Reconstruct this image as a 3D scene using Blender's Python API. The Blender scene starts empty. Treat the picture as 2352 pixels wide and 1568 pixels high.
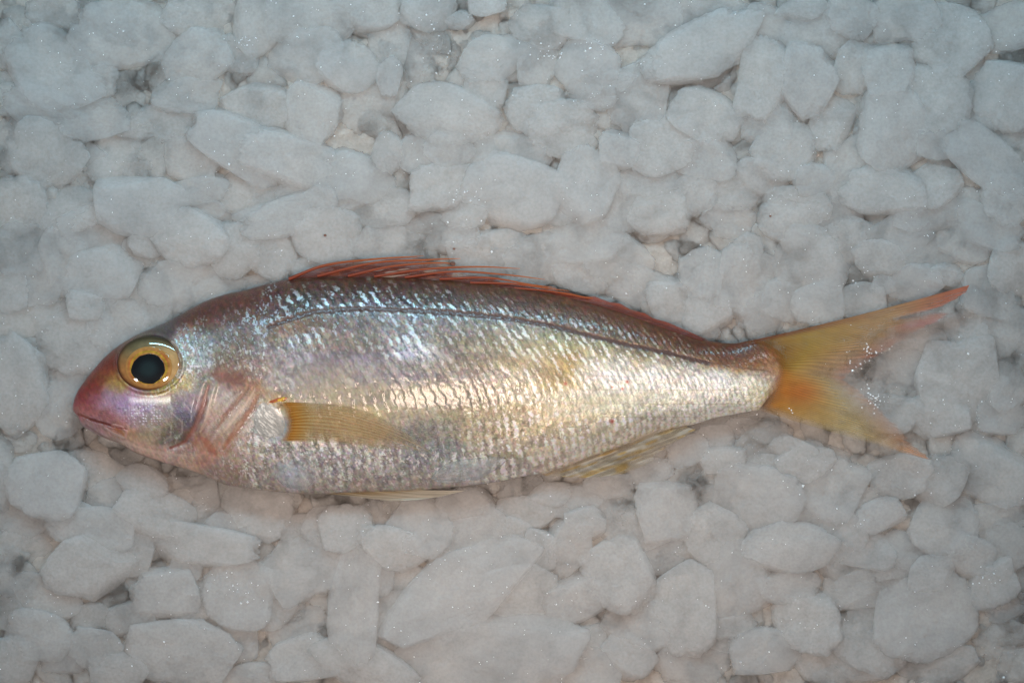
import bpy, math, random
import numpy as np
from mathutils import Vector, Matrix

random.seed(7)
C = bpy.context.scene.collection
S = 0.0001265            # metres per photo unit (photo measured 2352 x 1568 units)
CAMH = 9500.0            # camera height in the same units (1.2 m)

# ------------------------------------------------------------------ camera, world, lamps
cd = bpy.data.cameras.new('camera'); cam = bpy.data.objects.new('camera', cd); C.objects.link(cam)
cam.location = (0, 0, CAMH * S); cam.rotation_euler = (0, 0, 0)
cd.sensor_width = 36; cd.lens = 36 * CAMH / 2352.0
cd.clip_start = 0.05; cd.clip_end = 20
bpy.context.scene.camera = cam

w = bpy.data.worlds.new('World'); bpy.context.scene.world = w; w.use_nodes = True
bg = w.node_tree.nodes['Background']
bg.inputs[0].default_value = (0.92, 0.93, 1.0, 1); bg.inputs[1].default_value = 0.14

def lamp(name, kind, loc, energy, col, aim=(0, 0, 0), **kw):
    d = bpy.data.lights.new(name, kind); o = bpy.data.objects.new(name, d); C.objects.link(o)
    o.location = loc
    o.rotation_euler = (Vector(aim) - Vector(loc)).to_track_quat('-Z', 'Y').to_euler()
    d.energy = energy; d.color = col
    for k, v in kw.items(): setattr(d, k, v)
    return o
# warm lamp above the ice, its cone fading towards the corners
lamp('warm_lamp', 'SPOT', (0.06, -0.14, 1.05), 27.0, (1.0, 0.755, 0.60), aim=(0.0, -0.015, 0),
     spot_size=math.radians(20.5), spot_blend=1.0, shadow_soft_size=0.09)
# cool strip light behind the top edge
lamp('cool_strip', 'AREA', (-0.01, 0.31, 0.30), 1.2, (0.38, 0.78, 1.0), aim=(0, 0.04, 0),
     shape='RECTANGLE', size=0.34, size_y=0.012)
# small neutral lamp on the left
lamp('left_lamp', 'AREA', (-0.55, -0.12, 0.95), 2.2, (1.0, 0.96, 0.92), aim=(0, 0, 0),
     shape='DISK', size=0.10)
lamp('right_lamp', 'AREA', (0.50, 0.30, 1.0), 1.0, (0.95, 0.97, 1.0), aim=(0, 0, 0),
     shape='DISK', size=0.12)

vs = bpy.context.scene.view_settings
vs.view_transform = 'Standard'; vs.look = 'None'; vs.exposure = 0.0; vs.gamma = 1.0; vs.use_curve_mapping = False
cy = bpy.context.scene.cycles
cy.max_bounces = 12; cy.volume_bounces = 6; cy.use_denoising = True; cy.use_adaptive_sampling = True; cy.adaptive_threshold = 0.03;  cy.transparent_max_bounces = 24

# ------------------------------------------------------------------ helpers
def W(px, py, z):
    """photo units -> metres (numpy or float)"""
    return (px - 1176.0) * S, (784.0 - py) * S, z * S

def srgb(c):
    c = np.asarray(c, float) / 255.0
    c = np.clip(c, 0, 1)
    return np.where(c <= 0.04045, c / 12.92, ((c + 0.055) / 1.055) ** 2.4)

def _hash(ix, iy, iz, seed):
    n = (ix * 374761393 + iy * 668265263 + iz * 2147483647 + seed * 974711) & 0xffffffff
    n = ((n ^ (n >> 13)) * 1274126177) & 0xffffffff
    n = ((n ^ (n >> 15)) * 2246822519) & 0xffffffff
    return ((n ^ (n >> 16)) & 0xffffff) / float(0xffffff)

def vnoise(x, y, z=0.0, seed=0):
    x, y, z = np.broadcast_arrays(np.asarray(x, float), np.asarray(y, float), np.asarray(z, float))
    x = x + 1000.0; y = y + 1000.0; z = z + 1000.0
    ix = np.floor(x).astype(np.int64); iy = np.floor(y).astype(np.int64); iz = np.floor(z).astype(np.int64)
    fx, fy, fz = x - ix, y - iy, z - iz
    fx = fx * fx * (3 - 2 * fx); fy = fy * fy * (3 - 2 * fy); fz = fz * fz * (3 - 2 * fz)
    r = 0
    for a in (0, 1):
        for b in (0, 1):
            for c in (0, 1):
                h = _hash(ix + a, iy + b, iz + c, seed)
                r = r + h * (fx if a else 1 - fx) * (fy if b else 1 - fy) * (fz if c else 1 - fz)
    return r * 2 - 1

def fbm(x, y, z=0.0, seed=0, o=3):
    r = 0; a = 1.0; t = 0
    for k in range(o):
        r = r + a * vnoise(np.asarray(x) * 2 ** k, np.asarray(y) * 2 ** k, np.asarray(z) * 2 ** k, seed + k * 17); t += a; a *= 0.5
    return r / t

def hermite(xs, pts):
    p = np.array(pts, float); X = p[:, 0]; Y = p[:, 1]
    m = np.gradient(Y, X)
    xs = np.clip(xs, X[0], X[-1])
    i = np.clip(np.searchsorted(X, xs, side='right') - 1, 0, len(X) - 2)
    h = X[i + 1] - X[i]; t = (xs - X[i]) / h
    return ((2*t**3 - 3*t**2 + 1) * Y[i] + (t**3 - 2*t**2 + t) * h * m[i] +
            (-2*t**3 + 3*t**2) * Y[i+1] + (t**3 - t**2) * h * m[i+1])

def seg_dist(x, y, pts):
    """distance to a polyline and the position (0..1) along it"""
    best = np.full(np.shape(x), 1e9); pos = np.zeros(np.shape(x)); n = len(pts) - 1
    for k in range(n):
        ax, ay = pts[k]; bx, by = pts[k + 1]
        dx, dy = bx - ax, by - ay
        t = np.clip(((x - ax) * dx + (y - ay) * dy) / (dx * dx + dy * dy + 1e-9), 0, 1)
        d = np.hypot(x - ax - t * dx, y - ay - t * dy)
        m = d < best; best = np.where(m, d, best); pos = np.where(m, (k + t) / n, pos)
    return best, pos

def sstep(a, b, x):
    t = np.clip((x - a) / (b - a), 0, 1); return t * t * (3 - 2 * t)

def mesh_np(name, co, faces, mat, parent=None, attrs=None, smooth=True):
    me = bpy.data.meshes.new(name)
    co = np.asarray(co, np.float32); faces = np.asarray(faces, np.int32)
    nf, k = faces.shape
    me.vertices.add(len(co)); me.vertices.foreach_set('co', co.ravel())
    me.loops.add(nf * k); me.loops.foreach_set('vertex_index', faces.ravel())
    me.polygons.add(nf)
    me.polygons.foreach_set('loop_start', np.arange(0, nf * k, k, dtype=np.int32))
    me.polygons.foreach_set('loop_total', np.full(nf, k, np.int32))
    me.update(calc_edges=True)
    me.polygons.foreach_set('use_smooth', np.full(nf, smooth, bool))
    for an, (kind, data) in (attrs or {}).items():
        a = me.attributes.new(an, kind, 'POINT')
        if kind == 'FLOAT_COLOR':
            a.data.foreach_set('color', np.asarray(data, np.float32).ravel())
        else:
            a.data.foreach_set('value', np.asarray(data, np.float32).ravel())
    me.materials.append(mat); me.update()
    o = bpy.data.objects.new(name, me); C.objects.link(o)
    if parent: o.parent = parent
    return o

def grid_faces(n, m, close=False, off=0):
    """n columns x m rows, vertex index = i*m + j ; close wraps the rows"""
    i = np.arange(n - 1)[:, None]; j = np.arange(m if close else m - 1)[None, :]
    j2 = (j + 1) % m
    return np.stack([i*m + j, (i+1)*m + j, (i+1)*m + j2, i*m + j2], -1).reshape(-1, 4) + off

# ------------------------------------------------------------------ materials
def new_mat(name):
    m = bpy.data.materials.new(name); m.use_nodes = True
    nt = m.node_tree; nt.nodes.clear()
    out = nt.nodes.new('ShaderNodeOutputMaterial')
    p = nt.nodes.new('ShaderNodeBsdfPrincipled')
    nt.links.new(p.outputs[0], out.inputs[0])
    return m, nt, p, out
def N(nt, t, **kw):
    n = nt.nodes.new(t)
    for k, v in kw.items(): setattr(n, k, v)
    return n
def ramp(nt, src, stops):
    r = N(nt, 'ShaderNodeValToRGB'); e = r.color_ramp.elements
    while len(e) < len(stops): e.new(0.5)
    for k, (p, c) in enumerate(stops): e[k].position = p; e[k].color = (*c, 1)
    nt.links.new(src, r.inputs[0]); return r

def ice_material(name, lo, hi, clear=0.0, dens=0, vcol=(1,1,1)):
    m, nt, p, out = new_mat(name)
    tc = N(nt, 'ShaderNodeNewGeometry'); oi = N(nt, 'ShaderNodeObjectInfo')
    n1 = N(nt, 'ShaderNodeTexNoise'); n1.inputs['Scale'].default_value = 260; n1.inputs['Detail'].default_value = 5
    nt.links.new(tc.outputs['Position'], n1.inputs['Vector'])
    r1 = ramp(nt, n1.outputs['Fac'], [(0.3, lo), (0.7, hi)])
    # every lump is a little more cloudy or more clear than the next
    r2 = ramp(nt, oi.outputs['Random'], [(0.0, (0.90, 0.91, 0.92)), (0.5, (0.97, 0.96, 0.95)), (1.0, (1.0, 1.0, 1.0))])
    mx = N(nt, 'ShaderNodeMix', data_type='RGBA', blend_type='MULTIPLY'); mx.inputs[0].default_value = 1
    nt.links.new(r1.outputs[0], mx.inputs[6]); nt.links.new(r2.outputs[0], mx.inputs[7])
    nt.links.new(mx.outputs[2], p.inputs['Base Color'])
    n3 = N(nt, 'ShaderNodeTexNoise'); n3.inputs['Scale'].default_value = 1100; n3.inputs['Detail'].default_value = 3
    nt.links.new(tc.outputs['Position'], n3.inputs['Vector'])
    r3 = ramp(nt, n3.outputs['Fac'], [(0.35, (0.88, 0.88, 0.88)), (0.6, (1.0, 1.0, 1.0))])
    mx3 = N(nt, 'ShaderNodeMix', data_type='RGBA', blend_type='MULTIPLY'); mx3.inputs[0].default_value = 1
    nt.links.new(mx.outputs[2], mx3.inputs[6]); nt.links.new(r3.outputs[0], mx3.inputs[7])
    nt.links.new(mx3.outputs[2], p.inputs['Base Color'])
    p.inputs['Subsurface Weight'].default_value = 1.0
    p.inputs['Subsurface Radius'].default_value = (1.0, 1.0, 1.0)
    p.inputs['Subsurface Scale'].default_value = 0.012
    p.inputs['Roughness'].default_value = 0.42
    p.inputs['IOR'].default_value = 1.31
    p.inputs['Specular IOR Level'].default_value = 0.35
    n2 = N(nt, 'ShaderNodeTexNoise'); n2.inputs['Scale'].default_value = 1500; n2.inputs['Detail'].default_value = 4
    nt.links.new(tc.outputs['Position'], n2.inputs['Vector'])
    b = N(nt, 'ShaderNodeBump'); b.inputs['Strength'].default_value = 0.7; b.inputs['Distance'].default_value = 0.0006
    nt.links.new(n2.outputs['Fac'], b.inputs['Height']); nt.links.new(b.outputs[0], p.inputs['Normal'])
    if clear:
        t = N(nt, 'ShaderNodeBsdfTransparent'); ms = N(nt, 'ShaderNodeMixShader')
        ms.inputs[0].default_value = clear
        rc = ramp(nt, oi.outputs['Random'], [(0.0, (clear * 1.1,) * 3), (0.35, (clear,) * 3), (1.0, (clear * 0.8,) * 3)])
        nt.links.new(rc.outputs[0], ms.inputs[0])
        nt.links.new(p.outputs[0], ms.inputs[1]); nt.links.new(t.outputs[0], ms.inputs[2])
        nt.links.new(ms.outputs[0], out.inputs[0])
    if dens:
        v = N(nt, 'ShaderNodeVolumeScatter'); v.inputs['Color'].default_value = (*vcol, 1); v.inputs['Density'].default_value = dens
        nt.links.new(v.outputs[0], out.inputs['Volume'])
    return m
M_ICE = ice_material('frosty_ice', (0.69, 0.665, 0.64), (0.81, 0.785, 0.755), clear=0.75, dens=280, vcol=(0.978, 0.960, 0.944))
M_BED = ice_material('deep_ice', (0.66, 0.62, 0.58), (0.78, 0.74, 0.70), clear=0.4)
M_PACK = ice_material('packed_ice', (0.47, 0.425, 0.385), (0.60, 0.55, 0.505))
M_CHIP = ice_material('clear_ice', (0.58, 0.62, 0.66), (0.70, 0.74, 0.78), clear=0.92, dens=60, vcol=(.96,.98,1))

m, nt, p, out = new_mat('glint_white')
p.inputs['Base Color'].default_value = (0.95, 0.97, 1, 1); p.inputs['Roughness'].default_value = 0.15
M_GLINT = m  # near-white surface that stands in for glints

def skin_material():
    m, nt, p, out = new_mat('fish_skin')
    a = N(nt, 'ShaderNodeAttribute', attribute_name='pigment')
    s = N(nt, 'ShaderNodeAttribute', attribute_name='silver')
    nt.links.new(a.outputs['Color'], p.inputs['Base Color'])
    nt.links.new(s.outputs['Fac'], p.inputs['Metallic'])
    g = N(nt, 'ShaderNodeNewGeometry')
    n2 = N(nt, 'ShaderNodeTexNoise'); n2.inputs['Scale'].default_value = 2600; n2.inputs['Detail'].default_value = 3
    nt.links.new(g.outputs['Position'], n2.inputs['Vector'])
    b = N(nt, 'ShaderNodeBump'); b.inputs['Strength'].default_value = 0.5; b.inputs['Distance'].default_value = 0.0003
    nt.links.new(n2.outputs['Fac'], b.inputs['Height']); nt.links.new(b.outputs[0], p.inputs['Normal'])
    p.inputs['Roughness'].default_value = 0.36
    p.inputs['Subsurface Weight'].default_value = 0.0
    p.inputs['Coat Weight'].default_value = 0.28; p.inputs['Coat Roughness'].default_value = 0.13
    return m
M_SKIN = skin_material()

def fin_material():
    m, nt, p, out = new_mat('fin_membrane')
    a = N(nt, 'ShaderNodeAttribute', attribute_name='pigment')
    s = N(nt, 'ShaderNodeAttribute', attribute_name='opacity')
    nt.links.new(a.outputs['Color'], p.inputs['Base Color'])
    p.inputs['Roughness'].default_value = 0.4; p.inputs['Specular IOR Level'].default_value = 0.35
    tl = N(nt, 'ShaderNodeBsdfTranslucent'); nt.links.new(a.outputs['Color'], tl.inputs[0])
    m1 = N(nt, 'ShaderNodeMixShader'); m1.inputs[0].default_value = 0.35
    nt.links.new(p.outputs[0], m1.inputs[1]); nt.links.new(tl.outputs[0], m1.inputs[2])
    tr = N(nt, 'ShaderNodeBsdfTransparent'); m2 = N(nt, 'ShaderNodeMixShader')
    nt.links.new(s.outputs['Fac'], m2.inputs[0])
    nt.links.new(tr.outputs[0], m2.inputs[1]); nt.links.new(m1.outputs[0], m2.inputs[2])
    nt.links.new(m2.outputs[0], out.inputs[0])
    return m
M_FIN = fin_material()

def eye_material():
    m, nt, p, out = new_mat('wet_eye')
    a = N(nt, 'ShaderNodeAttribute', attribute_name='pigment')
    nt.links.new(a.outputs['Color'], p.inputs['Base Color'])
    p.inputs['Roughness'].default_value = 0.35
    p.inputs['Specular IOR Level'].default_value = 0.05
    p.inputs['Coat Weight'].default_value = 1.0; p.inputs['Coat Roughness'].default_value = 0.03
    return m
M_EYE = eye_material()

# ------------------------------------------------------------------ fish outline
TOP = [(167,933),(170,918),(176,903),(193,877),(223,839),(255,807),(284,786),(325,764),(366,747),(407,726),(436,710),
       (466,694),(510,678),(568,665),(603,655),(661,641),(700,634),(779,631),(867,631),(954,634),(1042,640),(1130,648),
       (1200,659),(1274,674),(1354,693),(1441,720),(1529,752),(1617,780),(1661,787),(1690,788),(1715,783),(1743,780),
       (1775,795),(1800,818),(1816,843)]
BOT = [(167,940),(170,946),(179,957),(185,971),(202,985),(240,1006),(275,1018),(308,1038),(349,1053),(393,1067),(436,1079),
       (497,1104),(517,1112),(576,1121),(635,1129),(693,1133),(840,1130),(930,1127),(1015,1121),(1092,1113),(1136,1107),
       (1195,1095),(1239,1087),(1297,1072),(1356,1049),(1429,1023),(1502,991),(1590,975),(1637,961),(1696,949),(1725,944),
       (1743,940),(1762,916),(1795,880),(1816,850)]
ZH = [(167,4),(172,16),(185,28),(230,50),(300,72),(400,92),(600,106),(900,106),(1200,86),(1500,54),(1640,37),(1720,24),(1770,13),(1800,6),(1816,3)]
ZMID = 45.0
def body_frame(x):
    t = hermite(x, TOP); b = hermite(x, BOT); return (t + b) / 2, np.maximum((b - t) / 2, 1.5)
def body_z(x, y):
    mid, hf = body_frame(x); v = np.clip((y - mid) / hf, -1, 1)
    return ZMID + np.interp(x, *np.array(ZH).T) * (1 - np.abs(v) ** 2.2) ** 0.6

LAT = [(622,752),(647,742),(720,718),(808,709),(896,712),(984,715),(1101,724),(1177,733),(1266,748),(1354,771),(1441,792),
       (1529,809),(1588,825),(1676,841),(1745,852)]
EYE = (350.0, 834.0, 75.0, 62.5)
PREOP = [(486,885),(480,905),(474,930),(466,955),(451,983),(431,1012),(396,1027)]
OPER1 = [(580,884),(554,918),(524,953),(505,985)]
OPER2 = [(601,905),(583,939),(560,971),(535,1005),(519,1030)]
MOUTH = [(181,950),(205,960),(231,968),(262,977),(293,984)]
MAXIL = [(293,984),(295,994),(289,1003),(268,998),(240,984)]

# (x, y, r, g, b, fleck)  pigment of the skin
SK = '''
230 850 150 62 48 0|250 825 140 60 45 0|185 918 165 65 62 0|205 895 155 60 48 0|225 875 160 70 50 0|215 905 175 90 95 0|176 940 190 120 120 0|200 945 205 105 100 0
300 790 120 75 55 0|330 772 100 75 60 0|370 758 85 75 72 0|400 745 88 72 72 0|280 810 130 72 50 0|270 840 145 65 45 0|262 862 160 80 50 0
265 878 185 150 70 .1|280 872 200 170 90 .1|255 900 180 145 175 0|240 920 188 145 175 0|270 930 185 150 185 0|300 920 178 145 180 .1|300 945 195 170 205 .5|330 930 175 160 195 .5|350 920 170 160 190 .5|320 960 190 160 180 .5
220 945 210 130 130 0|250 960 205 140 145 0|290 968 205 150 160 0|230 962 130 60 55 0|270 985 175 105 80 0|240 985 232 200 205 0|215 975 222 195 205 0|200 965 205 182 192 0|285 1015 222 196 188 .2|255 1003 226 198 196 .1|315 1022 224 196 184 .2
310 1000 190 150 110 0|330 975 175 150 150 0|340 1000 175 155 130 .1|350 970 165 150 140 .1|380 950 165 150 150 .2|380 985 150 135 110 .2|400 1005 106 102 96 .3|400 920 165 155 155 .2|430 935 104 98 124 .3|440 960 84 82 104 .2|430 990 96 82 78 .2|445 915 150 140 150 .1
330 1040 200 165 150 0|370 1050 205 170 155 .1|400 1035 205 180 175 .5|440 1040 200 175 165 .4|430 1065 200 168 150 .1|470 1055 185 145 130 .1|300 1030 180 155 145 0
462 930 185 130 125 .1|460 1000 168 115 98 0|475 1010 180 135 115 .1|500 900 185 165 155 .2|500 930 186 150 122 .2|490 970 186 145 125 .2|520 920 180 160 150 .1|530 900 165 145 140 .2|515 980 178 145 125 .2|540 960 172 135 112 .2|545 990 186 142 115 .2|520 1015 190 140 115 .2|570 900 160 115 85 .2|585 930 178 130 100 .3
440 735 105 75 68 .1|480 710 108 74 66 .1|520 690 110 76 68 .1|560 680 112 78 70 .1|430 765 200 180 165 .9|437 790 195 180 170 .9|440 820 185 175 160 .8|436 850 190 175 160 .8|420 880 195 175 120 .7|380 900 200 170 90 .6|350 902 205 175 95 .5|320 895 175 130 150 .3
470 750 130 110 100 .4|470 790 155 155 155 .5|470 830 165 175 180 .6|490 870 160 145 130 .4|465 870 160 155 145 .4|520 740 120 95 88 .3|520 780 130 115 105 .4|520 820 135 120 105 .4|510 862 120 75 60 .1|540 868 115 65 55 .1|550 840 140 120 105 .4|570 780 130 110 100 .5|600 720 130 105 100 .6|600 750 140 120 115 .6|600 800 150 140 138 .6|590 840 145 128 120 .5|620 770 150 135 130 .5
640 700 120 95 95 .5|700 645 108 70 62 0|800 640 108 70 62 0|900 642 108 70 62 0|1000 647 110 72 64 0|1100 658 115 78 68 0|1200 670 118 80 70 0|1300 690 122 82 72 0|1400 718 122 78 64 0|1500 750 122 76 62 0|1600 783 118 62 48 0|1660 795 118 62 48 0|1700 797 118 60 46 0
700 665 118 88 84 .35|800 665 118 88 86 .4|900 668 120 90 86 .4|1000 672 120 92 86 .35|1100 680 124 94 86 .25|1200 695 126 96 86 .2
700 690 135 118 125 .9|780 690 140 122 130 1|860 692 142 126 132 .95|940 695 138 124 126 .9|1020 700 138 124 120 .8|1100 706 142 128 118 .75|1180 715 146 130 116 .7|1280 732 148 130 114 .6|1380 752 148 130 114 .6|1470 778 146 124 102 .55|1560 800 146 112 78 .5|1640 815 150 110 58 .45|1700 822 146 105 52 .35|1750 822 140 92 56 .2|1745 795 122 66 50 0|1785 815 165 105 68 .1|1800 840 185 125 85 .1
640 765 155 110 82 .3|680 750 145 100 78 .3|720 745 140 95 75 .3|660 785 170 160 150 .7|700 780 180 170 165 .85|740 775 160 130 118 .7|780 740 142 112 100 .5|860 740 140 112 102 .5|820 775 135 112 112 .4|860 790 140 118 120 .4|780 800 135 112 112 .3|920 745 145 120 108 .5|900 775 160 145 150 .6|940 795 185 180 190 .8|970 812 185 180 190 .7|1000 760 148 128 116 .5|1080 755 152 134 114 .5|1180 765 156 138 112 .5|1280 785 160 146 108 .5|1380 800 165 148 110 .5|1460 815 168 150 112 .5|1560 835 172 156 128 .5
700 820 148 132 138 .2|760 830 142 126 142 .15|840 840 138 124 142 .2|900 850 138 126 138 .3|960 845 140 130 136 .4|1020 820 144 130 120 .4|1100 810 152 138 116 .4|1200 820 158 142 112 .4|1040 860 150 138 128 .4|1300 835 172 142 88 .4|1290 860 168 140 90 .3|1250 850 160 142 112 .4
650 830 158 145 145 .4|660 880 165 155 150 .3|720 880 162 150 132 .1|800 880 165 150 128 .1|880 885 158 145 124 .1|960 900 158 146 124 .15|1040 900 160 148 128 .3|1120 880 170 155 135 .5|1200 885 182 168 142 .5
720 905 162 148 128 .1|760 960 175 145 105 0|850 980 172 145 105 0|920 950 156 144 120 .1|980 960 150 140 120 .15|1040 960 160 148 122 .3|1100 950 170 154 124 .4|1180 940 176 160 128 .5
1350 860 184 180 168 .5|1420 860 190 188 180 .5|1500 870 196 194 184 .5|1580 870 202 198 186 .5|1660 875 208 204 192 .4|1720 880 212 206 188 .4|1765 870 200 175 155 .3
1300 920 190 178 150 .4|1380 920 196 190 160 .3|1460 920 204 198 172 .3|1560 920 212 206 182 .4|1640 915 222 216 195 .5|1710 915 226 218 190 .6|1750 905 215 200 130 .5
1250 980 188 170 136 .5|1340 980 202 186 152 .5|1420 975 210 198 168 .6|1500 965 218 206 180 .8|1580 955 225 214 192 .9|1680 938 228 218 196 .9
1100 1010 175 160 134 .5|1180 1020 188 170 138 .6|1260 1040 196 178 150 .7|1350 1025 205 192 168 .9
960 1010 125 125 122 .3|1000 1000 120 122 120 .3|1030 1020 128 128 122 .4|960 1040 140 140 140 .8|1040 1060 160 158 152 .7|1120 1060 176 166 148 .7|1180 1070 178 168 150 .7|1080 1090 168 166 160 .4|1000 1090 168 160 148 .5
900 1050 172 165 155 .8|820 1040 168 160 150 .8|740 1030 168 160 150 .8|680 1030 175 168 158 .8|620 1040 190 182 172 .9|580 1060 188 172 160 .9|560 1030 190 172 160 .7|540 1060 180 158 146 .5|600 1095 182 174 168 .8|660 1090 165 168 172 .3|720 1090 170 164 154 .6|800 1085 172 164 152 .7|880 1090 168 160 148 .6|950 1095 164 156 144 .5
500 1080 168 148 140 .3|540 1100 160 142 132 .3|620 1120 158 142 130 .4|720 1122 158 142 126 .3|840 1122 160 144 126 .3|960 1115 158 142 126 .3|1060 1108 158 142 126 .3
620 960 165 172 178 .2|640 985 150 160 165 .1|610 985 180 180 178 .5|590 1000 195 190 185 .8|640 925 165 140 100 .2|600 935 165 165 160 .4'''
SK = np.array([[float(v) for v in q.split()] for l in SK.strip().split('\n') for q in l.split('|')])

def skin(x, y):
    """returns pigment with painted glints (linear), silver, relief in units for the upper flank"""
    n = x.size; x = x.ravel(); y = y.ravel()
    acc = np.zeros((n, 4)); wt = np.zeros(n)
    # warp the lookup so that colour borders are ragged
    xw = x + 13 * fbm(x / 26, y / 26, seed=3); yw = y + 10 * fbm(x / 26, y / 26, 5.5, seed=4)
    sg = 17 + 9 * sstep(620, 760, x)
    for s in SK:
        d2 = ((xw - s[0]) ** 2 + ((yw - s[1]) * 1.25) ** 2)
        ww = np.exp(-d2 / (2 * sg ** 2)) + 2e-3 / (1 + d2 / 400.0) ** 2
        acc += ww[:, None] * s[2:6]; wt += ww
    acc /= wt[:, None]
    lum = acc[:, :3].mean(1, keepdims=True); flank = sstep(600, 700, x)[:, None]
    acc[:, :3] = lum + (acc[:, :3] - lum) * (1 - 0.18 * flank)
    acc[:, :3] = acc[:, :3] + flank * ((acc[:, :3] - 150) * 0.22) * np.where(lum < 150, 1.0, 0.6)
    pur = np.clip((acc[:, 0] + acc[:, 2]) / 2 - acc[:, 1], 0, 30)[:, None] * flank
    acc[:, :3] += pur * np.array([[-0.15, 0.42, -0.22]])
    bel = sstep(990, 1040, y) * sstep(540, 600, x)
    acc[:, :3] += 16 * bel[:, None]
    low = sstep(0, 40, y - hermite(x, LAT)) * sstep(1050, 1250, x)
    acc[:, :3] += 14 * low[:, None]; acc[:, 3] = np.clip(acc[:, 3] * (1 + 0.5 * low), 0, 1)
    col = acc[:, :3]; fl = acc[:, 3]
    body = sstep(560, 640, x + 0.15 * (y - 900))        # where scales begin
    back = sstep(10, -25, y - hermite(np.clip(x, 622, 1745), LAT)) * sstep(420, 520, x) * sstep(1775, 1700, x)
    crown = sstep(770, 730, y) * sstep(560, 480, x) * sstep(380, 420, x)
    dk = np.clip(back + crown, 0, 1)[:, None]
    lum = col.mean(1, keepdims=True)
    col = (lum + (col - lum) * (1 + 0.05 * dk)) * (1 - dk * np.array([[0.16, 0.30, 0.38]]))
    gill = np.exp(-(((x - 530) / 85) ** 2 + ((y - 955) / 85) ** 2) ** 2)[:, None]
    col = lum * 0.0 + col.mean(1, keepdims=True) + (col - col.mean(1, keepdims=True)) * (1 - 0.40 * gill)
    fk = sstep(600, 700, x)[:, None]
    col = col * (1 + fk * np.array([[-0.02, 0.0, 0.05]]))
    # ---- scale lattice
    mid, hf = body_frame(x); v = (y - mid) / hf
    xs = np.linspace(100, 1900, 1000); size = np.interp(xs, [500, 700, 1100, 1500, 1800], [27, 27, 22, 15, 11])
    U = np.interp(x, xs, np.cumsum((xs[1] - xs[0]) / size))
    R = (np.arcsin(np.clip(v, -1, 1)) / math.pi + 0.5) * 34 + 0.6 * vnoise(x / 60, y / 60, seed=8)
    szl = np.interp(x, [500, 700, 1100, 1500, 1800], [27, 27, 22, 15, 11])
    slant = np.interp(v, [-1, -0.2, 0.3, 1], [0.75, 0.62, 0.30, 0.22])
    U = U - slant * (y - mid) / szl + 0.30 * vnoise(x / 60, y / 60, seed=9) + 0.12 * vnoise(x / 13, y / 13, seed=10)
    row = np.floor(R); b = R - row - 0.5
    t = U + 0.10 * (row % 2) + 0.10 * (4 * b * b) + 0.10 * vnoise(x / 5, y / 6, seed=11)
    cell = np.floor(t); t = t - cell
    rnd = _hash(cell.astype(np.int64) + 500, row.astype(np.int64) + 500, np.zeros(n, np.int64), 5)
    rnd2 = _hash(cell.astype(np.int64) + 900, row.astype(np.int64) + 100, np.zeros(n, np.int64), 6)
    ir = 0.55 + 0.9 * (0.5 + 0.5 * vnoise(x / 45, y / 30, seed=19)) * sstep(1500, 800, x)
    sk = (x * 0.93 - y * 0.36); sv = (x * 0.36 + y * 0.93)
    relief = 0.6 * body * fl * vnoise(sk / 3.4, sv / 8, seed=46) + ir * body * (0.8 * t * (1 - sstep(0.86, 1.0, t)) * (1 - (2 * b) ** 2 * 0.4)) * np.clip(size.mean() / 20, .6, 1) * (0.7 + 0.6 * rnd)
    edge = np.exp(-((t - 0.93) / 0.11) ** 2) + 0.3 * np.exp(-((np.abs(b) - 0.5) / 0.10) ** 2)
    sk = (x * 0.93 - y * 0.36); sv = (x * 0.36 + y * 0.93)
    # ---- mottling and mother-of-pearl colour shifts
    m1 = fbm(x / 14, y / 14, seed=21); m2 = vnoise(x / 4.2, y / 4.2, seed=22)
    hd = np.exp(-(((x - 540) / 110) ** 2 + ((y - 800) / 130) ** 2) ** 2)
    col = col * (1 + hd * 0.28 * fbm(x / 7, y / 10, seed=23))[:, None]
    col = col * (1 + 0.07 * m1 + 0.05 * m2)[:, None]
    bands = 0.5 + 0.5 * np.sin(v * 2 * np.pi * 4.5 + 0.8 * vnoise(x / 120, y / 120, seed=24))
    kb = (bands * 0.5 * sstep(20, 70, y - hermite(np.clip(x, 622, 1745), LAT)) * sstep(640, 760, x) * sstep(1080, 1020, y))[:, None]
    col = col * (1 - 0.30 * kb) + 0.30 * kb * np.array([[212., 190., 128.]])
    for k, sd in enumerate((31, 32, 33)):
        amp = 6 + 7 * fl
        col[:, k] += amp * (1 - 0.4 * low) * (vnoise(x / 6, y / 6, seed=sd) + 0.8 * vnoise(x / 2.8, y / 2.8, seed=sd + 10))
    col = col * (1 - body * 0.13 * ir * edge * (0.2 + rnd))[:, None]
    col = col * (1 + body * 0.20 * (rnd - 0.5) + 0.10 * vnoise(sk / 3.2, sv / 9, seed=44))[:, None]
    # ---- bright guanine flecks with painted glints, one to a scale, broken up, leaning backwards
    fn = 0.5 + 0.45 * vnoise(sk / 5.0, sv / 12, seed=41) + 0.35 * vnoise(x / 3.4, y / 4.4, seed=42) + 0.35 * vnoise(x / 1.9, y / 2.2, seed=43)
    core = np.exp(-((t - 0.45) / 0.30) ** 4) * (0.25 + 0.75 * rnd2)
    fm = np.where(body > 0.5, core * (0.60 - 0.25 * sstep(1000, 1050, y) * sstep(1150, 1000, x)) + fn * (0.52 + 0.2 * sstep(1000, 1050, y) * sstep(1150, 1000, x)), 0.15 + fn * 0.75)
    fm = sstep(0.60, 0.84, fm + 0.28 * (fl - 0.6)) * np.clip(fl * 1.25, 0, 1)
    up = sstep(860, 760, y) * sstep(1150, 950, x)
    tint = np.stack([240 - 20 * up, 238 + 2 * up, 236 + 14 * up], -1)
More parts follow.
